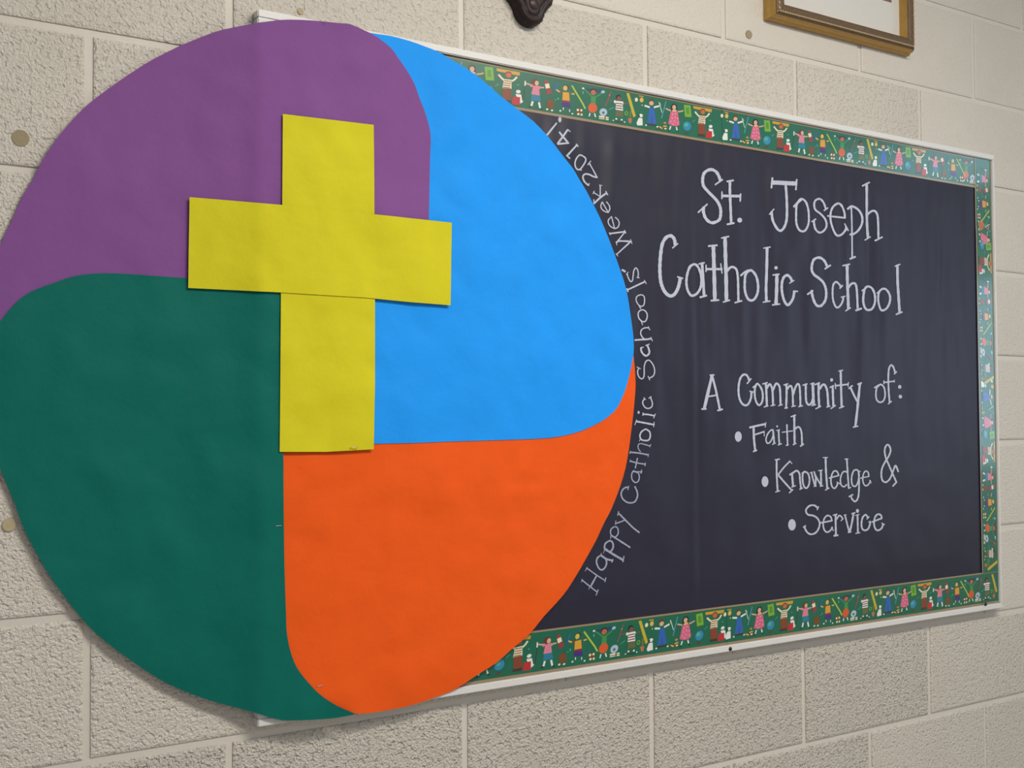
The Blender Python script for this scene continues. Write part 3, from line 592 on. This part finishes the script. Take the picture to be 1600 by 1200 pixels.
def border_strip(length, width, figs, loc, roty, lift, label, trim=0.0045):
    """strip lying along local +x, its printed upright along local +z"""
    t = tag(empty('border_strip', loc), label, 'paper border', 'printed border strips'); t.rotation_euler = (0, roty, 0)
    y = -lift
    bm = bmesh.new(); box(bm, 0, length, y, y + 0.0004, -width/2 + trim, width/2 - trim*.7); obj('strip', bm, green_m, t)
    for a, b in ((-width/2, -width/2 + trim), (width/2 - trim*.7, width/2)):
        bm = bmesh.new(); box(bm, 0, length, y, y + 0.0004, a, b); obj('ruler_edge', bm, trim_m, t)
    for k, u in figs:
        if -0.02 < u < length + 0.02:
            o = link(bpy.data.objects.new('printed_child', FM[k]), t); o.location = (u, y, 0); o.scale = (1, 1, min(1.0, width/0.0725)); o['label'] = 'printed ' + KIND[k]
    return t
def seq(pairs, x0): return [(k, x - x0) for k, x in pairs]
zc = (ZT0 + BZ1 - FW - .0005)/2; wt = BZ1 - FW - .0005 - ZT0
SEAM = 0.5935
TA = [(5,-.1232),(6,-.0448),(7,0.0109),(1,.0833),(2,.1423),(3,.2076),(4,.2679),(5,.3286),(6,.4070),(7,.4627),(1,.5350)]
TB = [(6,.6238),(7,.6786),(1,.7496),(2,.8118),(3,.8755),(4,.9351),(5,.9967),(6,1.0703),(7,1.1223),(1,1.1918),(2,1.2506),(3,1.3162),(4,1.3640)]
RXI = 1.3965
border_strip(SEAM+.2, wt, seq(TA, -.2), (-.2, -STRIP_Y, zc), 0, 0.0, 'top border strip of printed children reaching under the blue paper')
border_strip(RXI - SEAM + .012, wt, seq(TB, SEAM-.006), (SEAM-.006, -STRIP_Y, zc), 0, 0.0006, 'top border strip of printed children beneath the gilt picture')
b0, b1 = BZ0 + FW + .0005, 1.1205
zb = (b0+b1)/2; wb = b1-b0
BA = [(6,-.027),(7,.0283),(1,.0979),(2,.1595),(3,.2246),(4,.2819),(5,.3455),(6,.4191),(7,.4777),(1,.5515)]
BB = [(6,.6160),(7,.6719),(1,.7422),(2,.8035),(3,.8706),(4,.9258),(5,.9865),(6,1.0615),(7,1.1173),(1,1.1856),(2,1.2400),(3,1.3027),(4,1.3551),(5,1.4150)]
border_strip(.790, wb, seq(BA, -.2), (-.2, -STRIP_Y, zb), 0, 0.0, 'bottom border strip of printed children reaching under the orange paper')
border_strip(BX1 - FWS - .0005 - .584, wb, seq(BB, .584), (.584, -STRIP_Y, zb), 0, 0.0006, 'bottom border strip of printed children with the corner by the screw')
xo = BX1 - FWS - .0005; xr = (RXI+xo)/2; wr = xo - RXI
RA = [(2,2.045),(3,1.9858),(4,1.935)]
RB = [(7,1.902),(1,1.8484),(2,1.7799),(3,1.7191),(4,1.6585),(5,1.598),(6,1.5301),(7,1.4698),(1,1.4022),(2,1.3422),(3,1.2824),(4,1.2226),(5,1.163)]
zt = BZ1 - FW - .0005
border_strip(zt - 1.920, wr, [(k, zt - z) for k, z in RA], (xr, -STRIP_Y, zt), math.pi/2, 0.0012, 'short border strip of printed children filling the upper end of the upright side', .003)
border_strip(1.925 - b1 + .001, wr, [(k, 1.925 - z) for k, z in RB], (xr, -STRIP_Y, 1.925), math.pi/2, 0.0018, 'long border strip of printed children running down the upright side', .003)

# ------------------------------------------------------------------ gilt picture frame
fx0, fz0 = W(1210, 24, 0.030); fx1, _ = W(1433, 82, 0.030); fz0 = 2.2975; fz1 = fz0 + 0.56
pic = tag(empty('picture_frame', ((fx0+fx1)/2, 0, fz0)), 'ornate gilt picture frame with a white mat, hung above the board', 'picture')
pox, poz = (fx0+fx1)/2, fz0
gold_m = mat('gilt', srgb(184, 146, 80), 0.42, 0.5, 0.45, var=0.18, vscale=80, bump=0.15, bscale=300, bdist=0.0006)
bronze_m = mat('dark_bronze_gilt', srgb(104, 84, 62), 0.5, 0.5, 0.35, var=0.35, vscale=260, bump=0.7, bscale=260, bdist=0.002)
def mitred(profile, x0, x1, z0, z1, name, m):
    """sweep of (inset, depth) pairs round a rectangle"""
    for side in range(4):
        bm = bmesh.new(); A, Bv = [], []
        for ins, d in profile:
            c = [(x0+ins, z0+ins), (x1-ins, z0+ins), (x1-ins, z1-ins), (x0+ins, z1-ins)]
            p, q = c[side], c[(side+1) % 4]
            A.append(bm.verts.new((p[0]-pox, -d, p[1]-poz))); Bv.append(bm.verts.new((q[0]-pox, -d, q[1]-poz)))
        for i in range(len(profile)-1): bm.faces.new((A[i], Bv[i], Bv[i+1], A[i+1]))
        bmesh.ops.recalc_face_normals(bm, faces=bm.faces[:])
        obj(name, bm, m, pic)
mitred([(0,0),(0,0.009),(0.0015,0.012),(0.0035,0.015),(0.004,0.021),(0.007,0.027)], fx0, fx1, fz0, fz1, 'gilt_side', gold_m)
mitred([(0.007,0.027),(0.009,0.0295),(0.013,0.032),(0.018,0.033),(0.024,0.0325),(0.028,0.031),(0.030,0.028)], fx0, fx1, fz0, fz1, 'carved_band', bronze_m)
mitred([(0.030,0.028),(0.031,0.024),(0.033,0.018),(0.035,0.012),(0.0355,0.008)], fx0, fx1, fz0, fz1, 'inner_slope', gold_m)
bead = bpy.data.meshes.new('bead')
bm = bmesh.new(); bmesh.ops.create_icosphere(bm, subdivisions=1, radius=0.0029); bm.to_mesh(bead); bm.free(); bead.materials.append(mat('worn_gilt', srgb(186, 158, 120), 0.4, 0.5, 0.4))
def beads(p, q, n):
    for i in range(n):
        t = (i+.5)/n
        o = link(bpy.data.objects.new('bead', bead), pic); o.location = (p[0]+(q[0]-p[0])*t-pox, -0.0325, p[1]+(q[1]-p[1])*t-poz); o.scale = (1.3, .6, .8) if abs(p[1]-q[1]) < 1e-6 else (.8, .6, 1.3)
beads((fx0+.013, fz0+.0125), (fx1-.013, fz0+.0125), 62); beads((fx1-.0125, fz0+.013), (fx1-.0125, fz1-.013), 50); beads((fx0+.0125, fz0+.013), (fx0+.0125, fz1-.013), 50)
def pbox(name, x0, x1, y0, y1, z0, z1, m):
    bm = bmesh.new(); box(bm, x0-pox, x1-pox, y0, y1, z0-poz, z1-poz); return obj(name, bm, m, pic)
pbox('mat_board', fx0+.024, fx1-.024, -0.0105, -0.004, fz0+.024, fz1-.024, mat('white_mat', srgb(206, 204, 200), 0.6))
ix0, _ = W(1262, 0, .012); ix1, iz0 = W(1393, 4, .011)
pbox('print', fx0+(fx1-ix1), ix1, -0.0112, -0.0105, iz0, fz1-(iz0-fz0), mat('sepia_print', srgb(120, 92, 74), 0.6, var=0.25, vscale=18))

# ------------------------------------------------------------------ dark wooden wall cross, only its foot in view
wood_m = mat('dark_carved_wood', srgb(36, 23, 23), 0.5, 0.3, var=0.35, vscale=40, bump=0.3, bscale=90, bdist=0.002, stretch=(1, 1, .25))
red_m = mat('reddish_carved_wood', srgb(52, 30, 29), 0.45, 0.45, var=0.3, vscale=50)
cxx, _ = W(831, 10, .016)
zb0 = W(829, 40, .014)[1]
crs = tag(empty('wall_cross', (cxx, 0, zb0)), 'dark carved wooden cross with rounded foot hanging above the board', 'cross')
def lobe(cx, cz, r, a0, a1, n=12): return [(cx + r*math.cos(math.radians(a0+(a1-a0)*i/n)), cz + r*math.sin(math.radians(a0+(a1-a0)*i/n))) for i in range(n+1)]
def trefoil_cross(U, A, zc):
    R, r, hw, bx, bz = .031, .019, .018, .0295, .054
    q = lobe(0, R, R, 270, 352, 10) + lobe(bx, bz, r, -62, 80, 10) + [(hw, .092), (hw, zc-hw)]               # foot and its right bud
    q += [(A-.092, zc-hw)] + lobe(A-bz, zc-bx, r, 190, 332, 10) + lobe(A-R, zc, R, -82, 82, 14) + lobe(A-bz, zc+bx, r, 28, 170, 10) + [(A-.092, zc+hw)]
    q += [(hw, zc+hw), (hw, U-.092)] + lobe(bx, U-bz, r, -80, 62, 10) + lobe(0, U-R, R, 8, 90, 10)
    pts = q + [(-x, z) for x, z in q[::-1]]
    res = []
    for p in pts:
        if not res or math.hypot(p[0]-res[-1][0], p[1]-res[-1][1]) > .0009: res.append(p)
    dense = []
    for i, p in enumerate(res):
        n = res[(i+1) % len(res)]; k = max(1, int(math.hypot(n[0]-p[0], n[1]-p[1])/.005))
        dense += [(p[0]+(n[0]-p[0])*j/k, p[1]+(n[1]-p[1])*j/k) for j in range(k)]
    return dense
OUT = trefoil_cross(.46, .15, .30)
def edge_dist(x, z): return min(math.hypot(x-p[0], z-p[1]) for p in OUT)
def h_carved(x, z):
    d = edge_dist(x, z); t = min(1.0, d/0.012)
    h = 0.004 + 0.018*math.sqrt(max(0.0, 1-(1-t)**2))
    h -= 0.0045*math.exp(-((d-0.0145)/0.0022)**2)                                                           # carved groove inside the rim
    return h
body = paper_mesh('carved_body', OUT, h_carved, wood_m, 0.0032)
bmb = bmesh.new(); bmb.from_mesh(body.data)
edges = [e for e in bmb.edges if e.is_boundary]
ex = bmesh.ops.extrude_edge_only(bmb, edges=edges)                                                           # side walls back to the wall face
for v in ex['geom']:
    if isinstance(v, bmesh.types.BMVert): v.co.y = -0.0002 - body.location.y
bmb.to_mesh(body.data); bmb.free()
body.parent = crs
bm = bmesh.new(); dome(bm, 0.0115, 0.006); o = obj('foot_medallion', bm, red_m, crs, True); o.location = (0, -0.0195, .036)

# ------------------------------------------------------------------ small things: filled holes, dents, staples
def plug(px, py, r, label, c, depth=0.0012):
    x, z = W(px, py, 0.0)
    bm = bmesh.new(); ring = lobe(0, 0, r, 0, 345, 23)
    f = bm.faces.new([bm.verts.new((a, 0.002, b)) for a, b in ring])
    g = bmesh.ops.extrude_face_region(bm, geom=[f])
    for v in g['geom']:
        if isinstance(v, bmesh.types.BMVert): v.co.y = -depth
    bmesh.ops.recalc_face_normals(bm, faces=bm.faces[:])
    o = obj('wall_plug', bm, mat('plug_' + c, {'grey': srgb(150, 138, 112), 'cream': srgb(176, 164, 132)}[c], 0.7, 0.2, var=0.12, vscale=200)); o.location = (x, 0, z)
    tag(o, label, 'wall plug', 'filled round holes in the block wall')
plug(32, 216, .0112, 'round grey-brown plug in a block beside the purple paper', 'grey')
plug(1170, 54, .0085, 'small round grey plug in a block between the cross and the gilt picture', 'grey')
plug(14, 820, .0085, 'faint cream disc standing for a dent in a block beside the green paper', 'cream', .002)  # raised disc in place of a ring-like dent in the block
plug(469, 18, .0050, 'tiny cream disc standing for a dent just above the purple paper at the top of the board', 'cream', .002)  # small disc added where the block has a dent, no real plug
steel = mat('bright_staple_wire', srgb(220, 220, 220), 0.3, 0.5, 0.6)
def staple(px, py, ang, lift, label):
    x, z = W(px, py, .0225); y = h_disc(x, z) + lift
    bm = bmesh.new(); box(bm, -.0055, .0055, -.0006, 0.0, -.0004, .0004); box(bm, -.0055, -.0047, -.0006, .003, -.0004, .0004); box(bm, .0047, .0055, -.0006, .003, -.0004, .0004)
    o = obj('staple', bm, steel); o.location = (x, -y, z); o.rotation_euler = (0, ang, 0)
    tag(o, label, 'staple', 'wire staples in the paper')
staple(499, 1071, -.1, .0004, 'wire staple holding the low tip of the orange paper')
staple(433, 821, 0, .0037, 'wire staple in the green paper beside the orange one')
staple(548, 699, 0.05, .0075, 'wire staple at the foot of the upright yellow strip')
